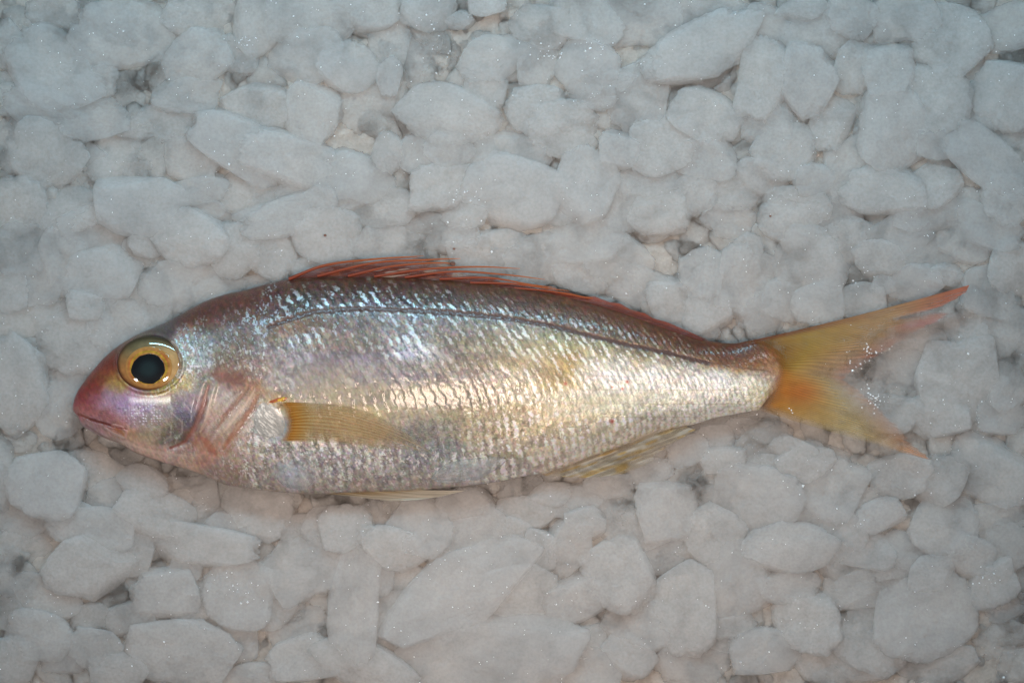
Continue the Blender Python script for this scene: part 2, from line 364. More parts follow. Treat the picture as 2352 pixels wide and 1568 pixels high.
    tint = tint + 14 * np.stack([vnoise(x / 5, y / 5, seed=51), vnoise(x / 5, y / 5, seed=52), vnoise(x / 5, y / 5, seed=53)], -1)
    # dark gaps between flecks where the flank is strongly silvery
    col = col * (1 - 0.50 * fl * (1 - 0.75 * low) * (1 - 0.45 * sstep(960, 1040, y)) * (1 - fm) * sstep(0.2, 0.8, fn))[:, None]
    col = col * (1 - 0.92 * fm[:, None]) + tint * 0.92 * fm[:, None]
    silver = np.clip(0.05 + 0.45 * fl ** 1.4 - 0.10 * fm, 0, 0.75)
    # glassy pale wedge patches
    def stroke(pts, wd, c, a, soft=1.0, taper=0.0):
        nonlocal col
        d, pos = seg_dist(x, y, pts)
        ww = wd * (1 - taper * np.abs(2 * pos - 1) ** 2) * (1 + 0.55 * fbm(x / 8, y / 8, seed=61))
        k = a * (1 - sstep(ww * 0.45, ww * (1 + 0.4 * soft), d))
        col = col * (1 - k[:, None]) + np.array(c, float) * k[:, None]
        return d, k
    # lateral line
    stroke([(1580, 823), (1676, 841), (1765, 852)], 3.2, (96, 62, 46), 0.55, 1.0, 0.8)
    d, k = stroke(LAT[:-2] + [(1625, 832)], 5.5, (78, 46, 34), 0.95)
    relief -= 1.2 * k; silver *= 1 - 0.8 * k
    # lower faint seams along the tail stalk
    for yy, x0, x1 in ((862, 1350, 1500), (893, 1330, 1700), (925, 1330, 1700), (955, 1330, 1600)):
        stroke([(x0, yy), ((x0 + x1) / 2, yy + 2), (x1, yy + 2)], 1.4, (160, 146, 122), 0.25)
    # gill cover and cheek
    d, k = stroke(PREOP, 5.5, (140, 76, 62), 0.6, 2.0, 0.6); relief -= 2.5 * k
    relief += 3.0 * np.exp(-((d - 13) / 7) ** 2)
    stroke([(494, 905), (488, 935), (480, 965), (466, 990)], 4, (222, 190, 170), 0.6, 1.5, 0.6)
    d, k = stroke(OPER1, 4.5, (130, 80, 62), 0.5, 2.0, 0.6); relief -= 2.5 * k
    d, k = stroke(OPER2, 5.5, (150, 84, 55), 0.5, 2.2, 0.6); relief -= 2.5 * k
    stroke([(592, 893), (572, 925), (548, 955), (520, 990)], 3.5, (215, 180, 160), 0.6, 1.2, 0.5)
    stroke([(470, 1005), (486, 1020), (500, 1040)], 7, (165, 90, 70), 0.5, 2, 0.5)
    stroke([(500, 862), (515, 872), (530, 862), (545, 876), (560, 864)], 6, (105, 60, 52), 0.5, 1.8)
    # cheek scale arcs
    for q in ([(385, 965), (400, 978), (398, 1000), (380, 1012)], [(405, 950), (425, 968), (424, 992), (410, 1008)],
              [(350, 975), (372, 985), (372, 1003), (352, 1012)], [(430, 925), (446, 945), (446, 968)]):
        d, k = stroke(q, 2.2, (205, 190, 178), 0.32, 1.6, 0.5); relief += 1.2 * k
    # frayed streaks over the gill cover
    gz = np.exp(-(((x - 530) / 75) ** 2 + ((y - 960) / 75) ** 2) ** 2)
    u1 = (x - 530) * 0.80 + (y - 960) * 0.60; u2 = -(x - 530) * 0.60 + (y - 960) * 0.80
    st = fbm(u1 / 9, u2 / 60, seed=131); k = gz * sstep(0.05, 0.45, st) * 0.38
    col = col * (1 - k[:, None]) + np.array([214., 196., 180.]) * k[:, None]
    k = gz * sstep(-0.15, -0.5, st) * 0.45
    col = col * (1 - k[:, None]) + np.array([150., 112., 92.]) * k[:, None]
    # jaw
    d, k = stroke(MOUTH, 3.0, (128, 58, 50), 0.8, 1.3, 0.4); relief -= 4 * k
    d, k = stroke([(266, 983), (282, 989), (289, 998)], 4, (180, 110, 60), 0.5, 1.3, 0.4)
    d, k = stroke([(262, 975), (285, 980), (296, 990), (292, 1002)], 2.6, (225, 170, 165), 0.8, 1.0); relief += 2.5 * k
    d, k = stroke([(245, 982), (262, 993), (288, 1004)], 2.6, (225, 200, 195), 0.7); relief += 1.5 * k
    d, k = stroke([(200, 975), (235, 1000), (280, 1022), (320, 1042), (370, 1060)], 2.2, (150, 110, 105), 0.5, 1.5); relief -= 1.5 * k
    d, k = stroke([(290, 1012), (330, 1030), (380, 1040), (430, 1045)], 3.5, (228, 205, 190), 0.5, 1.4); relief += 1.0 * k
    d, k = stroke([(176, 935), (186, 950), (205, 958)], 4, (200, 135, 125), 0.6, 1.4)
    # nostril ridge and brow
    stroke([(300, 905), (330, 912), (360, 914), (400, 905)], 2.5, (150, 105, 120), 0.5, 1.2)
    ex = (x - EYE[0]) / EYE[2]; ey = (y - EYE[1]) / EYE[3]; er = np.hypot(ex, ey)
    rim = np.exp(-((er - 1.05) / 0.06) ** 2)
    relief += 5 * rim
    relief -= 12 * (1 - sstep(0.85, 1.02, er))
    # cheek sparkle dots
    hx = np.floor(x / 6.5); hy = np.floor(y / 6.5)
    jx = _hash(hx.astype(np.int64), hy.astype(np.int64), np.zeros(n, np.int64), 71); jy = _hash(hx.astype(np.int64), hy.astype(np.int64), np.zeros(n, np.int64), 72)
    dd = np.hypot(x / 6.5 - hx - 0.25 - 0.5 * jx, y / 6.5 - hy - 0.25 - 0.5 * jy)
    dots = (dd < 0.26) & (jx * jy > 0.22)
    zone = np.exp(-(((x - 335) / 52) ** 2 + ((y - 948) / 30) ** 2) ** 2)
    k = dots * zone * 0.9
    col = col * (1 - k[:, None]) + np.array([245., 240., 255.]) * k[:, None]
    # pale wedge where scales are lost
    wx, _ = seg_dist(x, y, [(985, 798), (1038, 828)])
    k = 0.55 * (1 - sstep(3, 6, wx)); col = col * (1 - k[:, None]) + np.array([190., 182., 172.]) * k[:, None]
    # small blood spots
    for (sx, sy, sr) in ((1298, 880, 4), (1439, 876, 3.5), (1428, 892, 3), (1405, 966, 5), (1405, 888, 2.5)):
        k = 0.8 * np.exp(-((x - sx) ** 2 + (y - sy) ** 2) / (sr ** 2)); col = col * (1 - k[:, None]) + np.array([165., 70., 60.]) * k[:, None]
    col = col * (1 - 0.20 * sstep(330, 230, x))[:, None]
    return srgb(np.clip(col, 4, 250)), silver, relief

# ------------------------------------------------------------------ the fish
FK = (CAMH - ZMID) / CAMH
fish = bpy.data.objects.new('fish', None); C.objects.link(fish)
FX, FY = 950.0, 880.0
fish.location = ((FX - 1176) * S * FK, (784 - FY) * S * FK, 0)
fish['label'] = 'whole silvery pink fish with yellow tail and golden eye lying on crushed ice'
fish['category'] = 'fish'
def FP(px, py, z):
    return np.stack([(np.asarray(px, float) - FX) * S * FK, (FY - np.asarray(py, float)) * S * FK, np.asarray(z, float) * S + 0 * np.asarray(px, float)], -1)

# body: one closed surface
nx = 860
tt = np.linspace(0, 1, nx)
xcol = 167 + (1816 - 167) * (tt + 0.02 * np.sin(2 * np.pi * tt) * 0 )
lead = np.array([167.0, 167.3, 168.2, 169.6])
xcol = np.concatenate([lead, np.linspace(171.5, 1814, nx - 6), [1815.3, 1816.0]])
nu, nl = 250, 40
wv = np.linspace(-1, 1, nu); vU = 0.55 * wv + 0.45 * np.sin(np.pi / 2 * wv)
thL = np.linspace(np.pi / 2, -np.pi / 2, nl + 2)[1:-1]; vL = np.sin(thL)
X, V = np.meshgrid(xcol, np.concatenate([vU, vL]), indexing='ij')
mid, hf = body_frame(X); Y = mid + V * hf
zh = np.interp(X, *np.array(ZH).T)
prof = (1 - np.abs(V) ** 2.2).clip(0) ** 0.6
sign = np.concatenate([np.ones(nu), -0.8 * np.ones(nl)])[None, :]
Z = ZMID + zh * prof * sign
pig, sil, rel = skin(X, Y)
fade = sstep(0, 0.35, prof)
relg = rel.reshape(X.shape) * fade; relg[:, nu:] = 0
Z = Z + relg
nrows = nu + nl
faces = grid_faces(len(xcol), nrows, close=True)
n = X.size
co = FP(X.ravel(), Y.ravel(), Z.ravel())
# caps
c0 = FP(166.6, 936.5, ZMID); c1 = FP(1817, 846.5, ZMID)
co = np.vstack([co, c0[None], c1[None]])
j = np.arange(nrows); j2 = (j + 1) % nrows
capA = np.stack([np.full(nrows, n), j, j2, j2], -1); base = (len(xcol) - 1) * nrows
pigA = np.vstack([np.concatenate([pig, np.ones((n, 1))], 1), [[.5, .2, .2, 1]], [[.5, .3, .2, 1]]])
body = mesh_np('body', co, faces, M_SKIN, fish, {'pigment': ('FLOAT_COLOR', pigA), 'silver': ('FLOAT', np.append(sil, [0, 0]))})

# ---- eye
def disc(name, cx, cy, rx, ry, lift, mat, parent, colf, nr=48, na=128, shape=None):
    r = np.linspace(0, 1, nr)[:, None]; a = np.linspace(0, 2 * np.pi, na, endpoint=False)[None, :]
    k = 1.0 if shape is None else shape(a)
    px = cx + r * rx * k * np.cos(a); py = cy + r * ry * k * np.sin(a)
    ex = (px - EYE[0]) / EYE[2]; ey = (py - EYE[1]) / EYE[3]
    z = eye_top(ex, ey) + lift
    z = np.where(r > 0.985, z - 1.5, z)
    c = colf(px, py, np.broadcast_to(r, px.shape), np.broadcast_to(a, px.shape))
    c = np.concatenate([srgb(c.reshape(-1, 3)), np.ones((px.size, 1))], 1)
    return mesh_np(name, FP(px.ravel(), py.ravel(), z.ravel()), grid_faces(nr, na, close=True), mat, parent,
                   {'pigment': ('FLOAT_COLOR', c)})
EZ = float(body_z(np.array([350.0]), np.array([833.0]))[0])
def eye_top(ex, ey):
    r2 = ex * ex + ey * ey
    return EZ - 7 + 17 * np.sqrt(np.clip(1.08 - r2, 0, None)) + 0.06 * ((ex * 77)) * 0.9 - 0.16 * (-ey * 64)
def lerp3(a, b, k): return np.asarray(a, float) * (1 - k[..., None]) + np.asarray(b, float) * k[..., None]
def eyeball_col(px, py, r, a):
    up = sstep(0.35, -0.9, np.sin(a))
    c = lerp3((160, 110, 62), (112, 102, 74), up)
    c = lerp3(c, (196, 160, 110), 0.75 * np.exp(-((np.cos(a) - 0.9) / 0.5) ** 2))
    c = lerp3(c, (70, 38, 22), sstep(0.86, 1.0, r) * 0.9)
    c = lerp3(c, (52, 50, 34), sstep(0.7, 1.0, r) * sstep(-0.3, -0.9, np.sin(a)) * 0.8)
    return c * (1 + 0.14 * fbm(px / 10, py / 10, seed=81))[..., None]
eye = disc('eye', EYE[0], EYE[1], EYE[2], EYE[3], 0, M_EYE, fish, eyeball_col)
def iris_col(px, py, r, a):
    c = lerp3((196, 124, 62), (206, 150, 88), 0.5 + 0.5 * vnoise(px / 11, py / 11, seed=83))
    for ang, wd in ((math.radians(195), 0.35), (math.radians(150), 0.3), (math.radians(325), 0.35)):
        da = np.angle(np.exp(1j * (a - ang)))
        c = lerp3(c, (205, 84, 44), 0.8 * np.exp(-(da / wd) ** 2) * np.exp(-((r - 0.82) / 0.12) ** 2))
    c = lerp3(c, (200, 164, 50), np.exp(-((r - 0.76) / 0.05) ** 2) * 0.95); c = c * (0.86 + 0.24 * fbm(px / 6, py / 6, seed=85))[..., None]
    c = lerp3(c, (172, 128, 70), sstep(0.75, 1.0, r) * 0.85)
    return c
iris = disc('iris', 349, 843, 54, 48, 0.9, M_EYE, eye, iris_col)
def pupil_shape(a):
    da = np.angle(np.exp(1j * (a - math.radians(172))))
    return 1 + 0.12 * np.exp(-(da / 0.5) ** 2) + 0.015 * np.sin(5 * a + 1) + 0.01 * np.sin(11 * a)
pupil = disc('pupil', 349, 846, 37.0, 34.5, 1.8, M_EYE, iris,
             lambda px, py, r, a: lerp3((30, 44, 46), (9, 14, 18), sstep(0.2, 0.9, r)), shape=pupil_shape)

# ---- fin sheets: a surface spread between base, middle and tip curves, with real thickness
def fin(name, B, Mi, T, zf, colf, alf, parent=fish, nt_=160, nr_=90, rays=30, ridge=1.2, thick=1.2, rag=None):
    t = np.linspace(0, 1, nt_); r = np.linspace(0, 1, nr_)
    def cur(P):
        P = np.array(P, float); return np.interp(t, P[:, 0], P[:, 1]), np.interp(t, P[:, 0], P[:, 2])
    bx, by = cur(B); mx, my = cur(Mi); tx, ty = cur(T)
    cx = 2 * mx - 0.5 * (bx + tx); cyy = 2 * my - 0.5 * (by + ty)
    Tt, Rr = np.meshgrid(t, r, indexing='ij')
    if rag is not None: Re = Rr * (1 - rag(Tt[:, :1]))
    else: Re = Rr
    px = (1 - Re)**2 * bx[:, None] + 2*Re*(1 - Re) * cx[:, None] + Re**2 * tx[:, None]
    py = (1 - Re)**2 * by[:, None] + 2*Re*(1 - Re) * cyy[:, None] + Re**2 * ty[:, None]
    z = zf(px, py, Tt, Re)
    ray = 0.5 + 0.5 * np.cos(2 * np.pi * rays * (Tt + 0.35 / rays * vnoise(Tt * 7, Re * 3, seed=140)))
    ray = ray * (0.75 + 0.5 * vnoise(Tt * 20, Re * 2, seed=141))
    z = z + ridge * ray * (1 - 0.7 * Re)
    c, al = colf(px, py, Tt, Re, ray), alf(px, py, Tt, Re, ray)
    n = px.size
    top = FP(px.ravel(), py.ravel(), z.ravel()); bot = FP(px.ravel(), py.ravel(), (z - thick).ravel())
    f = grid_faces(nt_, nr_)
    # rim
    idx = np.arange(n).reshape(nt_, nr_)
    loop = np.concatenate([idx[:, 0], idx[-1, 1:], idx[-2::-1, -1], idx[0, -2:0:-1]])
    l2 = np.roll(loop, -1); rim = np.stack([loop, l2, l2 + n, loop + n], -1)
    c = np.concatenate([srgb(c.reshape(-1, 3)), np.ones((n, 1))], 1); al = np.clip(al, 0, 1).ravel()
    return mesh_np(name, np.vstack([top, bot]), np.vstack([f, (f + n)[:, ::-1], rim]), M_FIN, parent,
                   {'pigment': ('FLOAT_COLOR', np.vstack([c, c])), 'opacity': ('FLOAT', np.concatenate([al, al]))})

# tail fin
TB = [(0,1705,786),(.08,1730,790),(.16,1745,798),(.22,1755,805),(.30,1763,815),(.38,1770,825),(.45,1776,835),(.50,1780,846),(.55,1776,858),(.63,1768,872),(.72,1760,888),(.82,1750,904),(.92,1742,922),(1,1732,938)]
TM = [(0,1950,729),(.08,1975,740),(.16,1975,755),(.22,1980,766),(.30,1960,783),(.38,1925,808),(.45,1890,836),(.50,1872,858),(.55,1885,876),(.63,1905,905),(.72,1915,935),(.82,1925,960),(.92,1915,978),(1,1890,986)]
TT = [(0,2224,655),(.04,2216,672),(.09,2175,699),(.135,2125,716),(.15,2190,718),(.20,2165,735),(.25,2128,750),(.30,2100,766),(.38,2042,800),(.45,1978,842),(.50,1936,872),(.55,1972,894),(.63,2022,938),(.72,2060,975),(.82,2098,1018),(.92,2140,1056),(1,2118,1052)]
def tail_z(px, py, t, r):
    return ZMID + 5 + 16 * (1 - r) ** 8 + 10 * r * np.sin(t * 5 + 1) + 2.5 * vnoise(px / 60, py / 60, seed=5) * r + 8 * r
def tail_col(px, py, t, r, ray):
    up = 1 - sstep(0.47, 0.53, t)
    base = lerp3((200, 124, 44), (156, 108, 50), up)
    midc = lerp3((200, 154, 76), (184, 150, 70), up)
    far = lerp3((206, 182, 128), (196, 158, 112), up)
    tip = lerp3((206, 146, 106), (200, 120, 92), up)
    c = np.where((r < .22)[..., None], lerp3(base, midc, r / .22), lerp3(midc, far, np.clip((r - .22) / .33, 0, 1)))
    c = lerp3(c, tip, sstep(0.62, 1.0, r))
    c = lerp3(c, (190, 152, 130), 0.8 * (1 - up) * sstep(0.14, 0.02, r))
    c = lerp3(c, (120, 62, 42), up * sstep(0.10, 0.0, t) * sstep(0.85, 0.1, r) * 0.8)
    c = lerp3(c, (205, 120, 125), 0.6 * np.exp(-((t - 0.21) / 0.035) ** 2) * sstep(0.6, 0.85, r))
    c = lerp3(c, (210, 100, 30), 0.5 * np.exp(-((px - 1840) / 45) ** 2 - ((py - 900) / 30) ** 2))
    c = lerp3(c, (185, 165, 150), 0.55 * sstep(0.9, 1, t) * sstep(0.35, 0.0, r))
    c = c * (1 + 0.06 * (ray[..., None] - 0.5) * 2.2) * (1 + 0.05 * fbm(px / 14, py / 14, seed=91))[..., None]
    return np.clip(c, 0, 255)
def tail_al(px, py, t, r, ray):
    ctr = np.exp(-((t - 0.5) / 0.22) ** 2)
    a = 0.78 * sstep(0.0, 0.13, r)  - 0.5 * sstep(0.1, 0.95, r) * (0.4 + 0.6 * sstep(0.02, 0.25, t)) - 0.14 * ctr * sstep(0.2, 0.9, r)
    a = a + 0.10 * (ray - 0.5) * sstep(0.1, 0.6, r) + 0.10 * vnoise(px / 22, py / 10, seed=93)
    a = a * (1 - 0.5 * sstep(0.9, 1.0, r) * sstep(0.03, 0.12, t) * sstep(1.0, 0.9, t))
    a = a * (1 - 0.85 * np.exp(-((t - 0.13) / 0.022) ** 2) * sstep(0.66, 0.8, r))
    a = a * (1 - 0.6 * np.exp(-((t - 0.30) / 0.05) ** 2) * sstep(0.6, 0.9, r))
    a = a * (1 - 0.75 * sstep(0.88, 1.0, t))
    a = a + 0.5 * sstep(0.03, 0.0, t) + 0.35 * np.exp(-((t - .93) / .05) ** 2) * sstep(.8, .95, r)
    return np.clip(a, 0.0, 0.97)
tail = fin('tail_fin', TB, TM, TT, tail_z, tail_col, tail_al, nt_=300, nr_=150, rays=46, ridge=1.0,
           rag=lambda t: 0.09 * np.abs(vnoise(t * 90, 0.5, seed=6)) * sstep(0.03, 0.1, t) * sstep(1.0, 0.9, t))

# pectoral fin, lying on the flank
PB = [(0,640,922),(.25,654,940),(.5,660,965),(.75,656,990),(1,644,1010)]
PM = [(0,800,932),(.25,810,946),(.5,818,972),(.75,800,995),(1,780,1014)]
PT = [(0,880,962),(.15,925,985),(.3,985,1025),(.42,1004,1046),(.55,985,1038),(.7,945,1034),(.85,900,1030),(1,860,1026)]
def pec_z(px, py, t, r): return body_z(px, py) + 5 + 7 * np.sin(np.pi * np.clip(r, 0, 1)) * (1 - .4 * t) - 3 * (1 - r) 
def pec_col(px, py, t, r, ray):
    c = lerp3((200, 140, 50), (208, 182, 124), sstep(0.04, 0.24, r)); c = lerp3(c, (204, 184, 156), sstep(0.35, 1.0, r))
    c = lerp3(c, (218, 192, 156), 0.60 * ray ** 3 * sstep(0.1, 0.35, r))
    c = lerp3(c, (160, 118, 78), 0.5 * (1 - ray) ** 3 * sstep(0.1, 0.35, r))
    c = lerp3(c, (140, 110, 60), 0.5 * sstep(0.05, 0.0, r))
    return c
def pec_al(px, py, t, r, ray):
    return (0.80 - 0.75 * sstep(0.10, 0.0, r) - 0.50 * sstep(0.06, 0.26, r) - 0.08 * sstep(.5, 1, r) + 0.35 * (ray - .5) * sstep(.2, .5, r)) * (1 - 0.7 * sstep(0.93, 1.0, r)) * (0.6 + 0.4 * sstep(1.0, 0.9, t))
pec = fin('pectoral_fin', PB, PM, PT, pec_z, pec_col, pec_al, rays=15, ridge=2.4, nt_=200, nr_=110,
          rag=lambda t: 0.07 * np.abs(vnoise(t * 24, 0.5, seed=16)))

# fleshy root of the pectoral fin
def blob(name, cx, cy, rx, ry, rz, zc, ang, colf, mat, parent, seed=0):
    nr, na = 24, 64
    r = np.linspace(0, 1, nr)[:, None]; a = np.linspace(0, 2 * np.pi, na, endpoint=False)[None, :]
    lx = r * rx * np.cos(a); ly = r * ry * np.sin(a) * (1 + 0.06 * np.sin(3 * a + seed)) * (1 + 0.05 * np.sin(7 * a))
    ca, sa = math.cos(math.radians(ang)), math.sin(math.radians(ang))
    px = cx + lx * ca - ly * sa; py = cy + lx * sa + ly * ca
    z = zc(px, py) - 3 + rz * np.sqrt(np.clip(1 - r ** 2.4, 0, None))
    c = colf(px, py, r)
    c = np.concatenate([srgb(c.reshape(-1, 3)), np.ones((px.size, 1))], 1)
    return mesh_np(name, FP(px.ravel(), py.ravel(), z.ravel()), grid_faces(nr, na, close=True), mat, parent,
                   {'pigment': ('FLOAT_COLOR', c), 'silver': ('FLOAT', np.full(px.size, 0.15))})
def root_col(px, py, r):
    c = lerp3((172, 170, 166), (138, 138, 134), 0.5 + 0.5 * fbm(px / 9, py / 9, seed=101))
    return lerp3(c, (228, 224, 218), 0.9 * sstep(0.1, 0.5, vnoise((px + py) / 14, (px - py) / 3.2, seed=102)) * sstep(668, 615, px))
blob('fin_root', 624, 966, 38, 46, 2.5, lambda a, b: body_z(a, b) + 2, -18, root_col, M_SKIN, fish)
def axil_col(px, py, r):
    return lerp3((150, 70, 22), (196, 160, 26), sstep(-0.2, 0.5, vnoise(px / 9, py / 7, seed=103)))
blob('fin_socket', 646, 917, 32, 8, 4, body_z, -12, axil_col, M_SKIN, fish)

# anal fin and pelvic fin, half under the belly
def low_z(base, dz=0): return lambda px, py, t, r: base + dz * r + 2 * np.sin(t * 9)
def pale_col(px, py, t, r, ray):
    c = lerp3((158, 146, 124), (196, 190, 176), sstep(-.2, .5, vnoise(px / 45, (py + 0.36 * px) / 5, seed=111)))
    c = lerp3(c, (178, 138, 52), 0.7 * sstep(0.15, 0.6, vnoise(px / 34, (py + 0.36 * px) / 6, seed=112)))
    return lerp3(c, (225, 222, 214), 0.2 * ray ** 4)
anal = fin('anal_fin', [(0,1235,1082),(.2,1290,1066),(.4,1356,1042),(.6,1430,1018),(.8,1502,986),(1,1575,972)],
           [(0,1250,1090),(.2,1320,1086),(.4,1390,1072),(.6,1450,1048),(.8,1520,1008),(1,1580,980)],
           [(0,1256,1093),(.2,1356,1097),(.4,1430,1088),(.55,1503,1058),(.6,1500,1046),(.8,1548,1016),(1,1598,986)],
           low_z(ZMID + 4, 2), pale_col, lambda px, py, t, r, ray: 0.55 - 0.2 * r + 0.12 * (ray - .5) + 0.3 * vnoise(px / 40, (py + 0.36 * px) / 5, seed=113), rays=9, ridge=1.0)
pelv = fin('pelvic_fin', [(0,640,1122),(.3,740,1126),(.6,840,1122),(1,900,1118)],
           [(0,760,1134),(.3,830,1138),(.6,900,1134),(1,960,1124)],
           [(0,900,1150),(.3,960,1147),(.6,1010,1140),(1,1068,1126)],
           low_z(ZMID + 2, 4), lambda px, py, t, r, ray: lerp3(lerp3((160, 140, 104), (200, 194, 178), sstep(.25, .7, r)), (226, 222, 210), 0.5 * ray ** 3),
           lambda px, py, t, r, ray: 0.80 - 0.1 * r + 0.2 * (ray - .5), rays=5, ridge=2.0)

# dorsal fin: folded membrane with separate spines
def back_y(x): return hermite(np.asarray(x, float), TOP)
def dors_col(px, py, t, r, ray):
    c = lerp3((112, 58, 48), (160, 88, 68), sstep(.2, 1, r))
    c = lerp3(c, (180, 100, 60), 0.6 * sstep(0.1, 0.6, vnoise(px / 22, py / 3, seed=121)))
    return lerp3(c, (190, 176, 164), 0.85 * sstep(0.25, 0.55, vnoise(px / 30, (py + px * .1) / 4.5, seed=122)) * sstep(1100, 1060, px) * sstep(760, 840, px))
dz = lambda px, py, t, r: ZMID + 16 - 6 * r + 1.5 * np.sin(px / 14)
dm = fin('dorsal_fin', [(0,655,648),(.2,760,640),(.4,880,640),(.6,1000,643),(.8,1110,654),(1,1200,665)],
         [(0,690,632),(.2,812,614),(.4,930,622),(.6,1050,634),(.8,1150,652),(1,1225,662)],
         [(0,760,607),(.12,858,596),(.2,958,590),(.3,1000,603),(.4,1044,612),(.5,1062,622),(.6,1100,631),(.8,1180,648),(1,1262,670)],
         dz, dors_col, lambda px, py, t, r, ray: 0.72 - 0.45 * sstep(.3, .9, r) + .2 * (ray - .5) - 0.3 * sstep(.3, .6, t) * sstep(.7, 1, r), rays=11, ridge=1.5, nt_=200)
rear = fin('soft_dorsal_fin', [(0,1180,664),(.5,1400,714),(1,1612,784)],
           [(0,1215,662),(.5,1415,704),(1,1618,779)],
           [(0,1262,671),(.1,1306,671),(.2,1340,681),(.25,1366,681),(.35,1400,694),(.4,1424,697),(.5,1450,712),(.6,1480,719),(.65,1500,731),(.75,1530,739),(.9,1586,763),(1,1624,781)],
           lambda px, py, t, r: ZMID + 10 - 4 * r, lambda px, py, t, r, ray: lerp3(lerp3((112, 56, 44), (172, 76, 48), sstep(.2, 1, r)), (205, 120, 34), 0.7 * sstep(.55, .9, r) * sstep(0.2, .6, vnoise(t * 13, 0.3, seed=7))),
           lambda px, py, t, r, ray: 0.85 - 0.3 * r, rays=12, ridge=1.2, nt_=240, nr_=24)
def spine(pts, r0, parent, col0=(156, 72, 50), col1=(206, 116, 52)):
    P = np.array(pts, float); k = 26; u = np.linspace(0, 1, k); uu = np.linspace(0, 1, len(P))
    if len(P) > 2:
        px = hermite(u, np.stack([uu, P[:, 0]], 1)); py = hermite(u, np.stack([uu, P[:, 1]], 1)); pz = np.interp(u, uu, P[:, 2])
    else:
        px, py, pz = (np.interp(u, uu, P[:, q]) for q in range(3))
    a = np.linspace(0, 2 * np.pi, 8, endpoint=False)[None, :]
    rad = (r0 * (1 - u) ** 0.7 + 0.45)[:, None]
    dx = np.gradient(px); dy = np.gradient(py); L = np.hypot(dx, dy); nx_, ny_ = -dy / L, dx / L
    X = px[:, None] + nx_[:, None] * rad * np.cos(a); Y = py[:, None] + ny_[:, None] * rad * np.cos(a); Z = pz[:, None] + rad * np.sin(a)
    c = lerp3(col0, col1, np.broadcast_to(u[:, None], X.shape)); c = np.concatenate([srgb(c.reshape(-1, 3)), np.ones((X.size, 1))], 1)
    return mesh_np('spine', FP(X.ravel(), Y.ravel(), Z.ravel()), grid_faces(k, 8, close=True), M_FIN, parent,
                   {'pigment': ('FLOAT_COLOR', c), 'opacity': ('FLOAT', np.full(X.size, 0.95))})
z0 = ZMID + 18
for pts, r0 in ((((664,641,z0),(750,609,z0),(866,595,z0),(974,588,z0-4)), 3.4), (((730,634,z0),(860,604,z0+2),(980,597,z0),(1058,594,z0-4)), 3.2),
                (((800,634,z0),(900,612,z0+3),(1000,604,z0),(1042,606,z0)), 3.0), (((860,635,z0),(980,618,z0+2),(1100,613,z0),(1194,617,z0-6)), 2.8),
                (((930,637,z0),(1040,624,z0+2),(1160,631,z0),(1252,642,z0-6)), 2.8), (((1010,641,z0),(1120,638,z0),(1220,654,z0),(1277,661,z0-6)), 2.6),
                (((1080,649,z0),(1180,652,z0),(1260,663,z0),(1308,668,z0-6)), 2.4), (((1160,660,z0-4),(1260,668,z0-4),(1340,682,z0-6),(1362,686,z0-8)), 2.2)):
    spine(pts, r0, dm)

# ------------------------------------------------------------------ ice lumps
import bmesh
def ico(sub):
    bm = bmesh.new(); bmesh.ops.create_icosphere(bm, subdivisions=sub, radius=1.0)
    co = np.array([v.co[:] for v in bm.verts]); f = np.array([[v.index for v in q.verts] for q in bm.faces]); bm.free()
    return co, f
ICO5 = ico(6); ICO3 = ico(4)
def lump_shape(d, seed):
    rs = np.random.RandomState(seed)
    rho = (np.abs(d[:, 0]) ** 2.4 + np.abs(d[:, 1]) ** 2.4) ** (1 / 2.4)
    nrm = (rho ** 6 + np.abs(d[:, 2]) ** 6) ** (-1 / 6)     # flat-topped, rounded shoulders
    p = d * nrm[:, None]; o = seed * 3.7
    x, y, z = d.T
    r = 1 + 0.17 * vnoise(x * 1.7 + o, y * 1.7, z * 1.7, 1) + 0.08 * vnoise(x * 4 + o, y * 4, z * 4, 2) \
        + 0.045 * vnoise(x * 10 + o, y * 10, z * 10, 3) + 0.032 * vnoise(x * 20 + o, y * 20, z * 20, 4) + 0.016 * vnoise(x * 44 + o, y * 44, z * 44, 6)
    p = p * r[:, None]
    for k in range(5):      # broken, partly melted facets
        q = rs.normal(size=3); q[2] *= 0.35; q /= np.linalg.norm(q); c = rs.uniform(0.74, 0.95)
        h = p @ q; over = np.maximum(h - c, 0); p = p - (over * 0.8)[:, None] * q
    e = p[:, :2]; m = np.abs(e).max(0); p[:, 0] /= m[0]; p[:, 1] /= m[1]; p[:, 2] /= np.abs(p[:, 2]).max()
    return p
VAR = []
for k in range(18):
    p = lump_shape(ICO5[0], k + 1)
    o = mesh_np('ice_lump', p, ICO5[1], M_ICE); VAR.append(o.data); bpy.data.objects.remove(o)

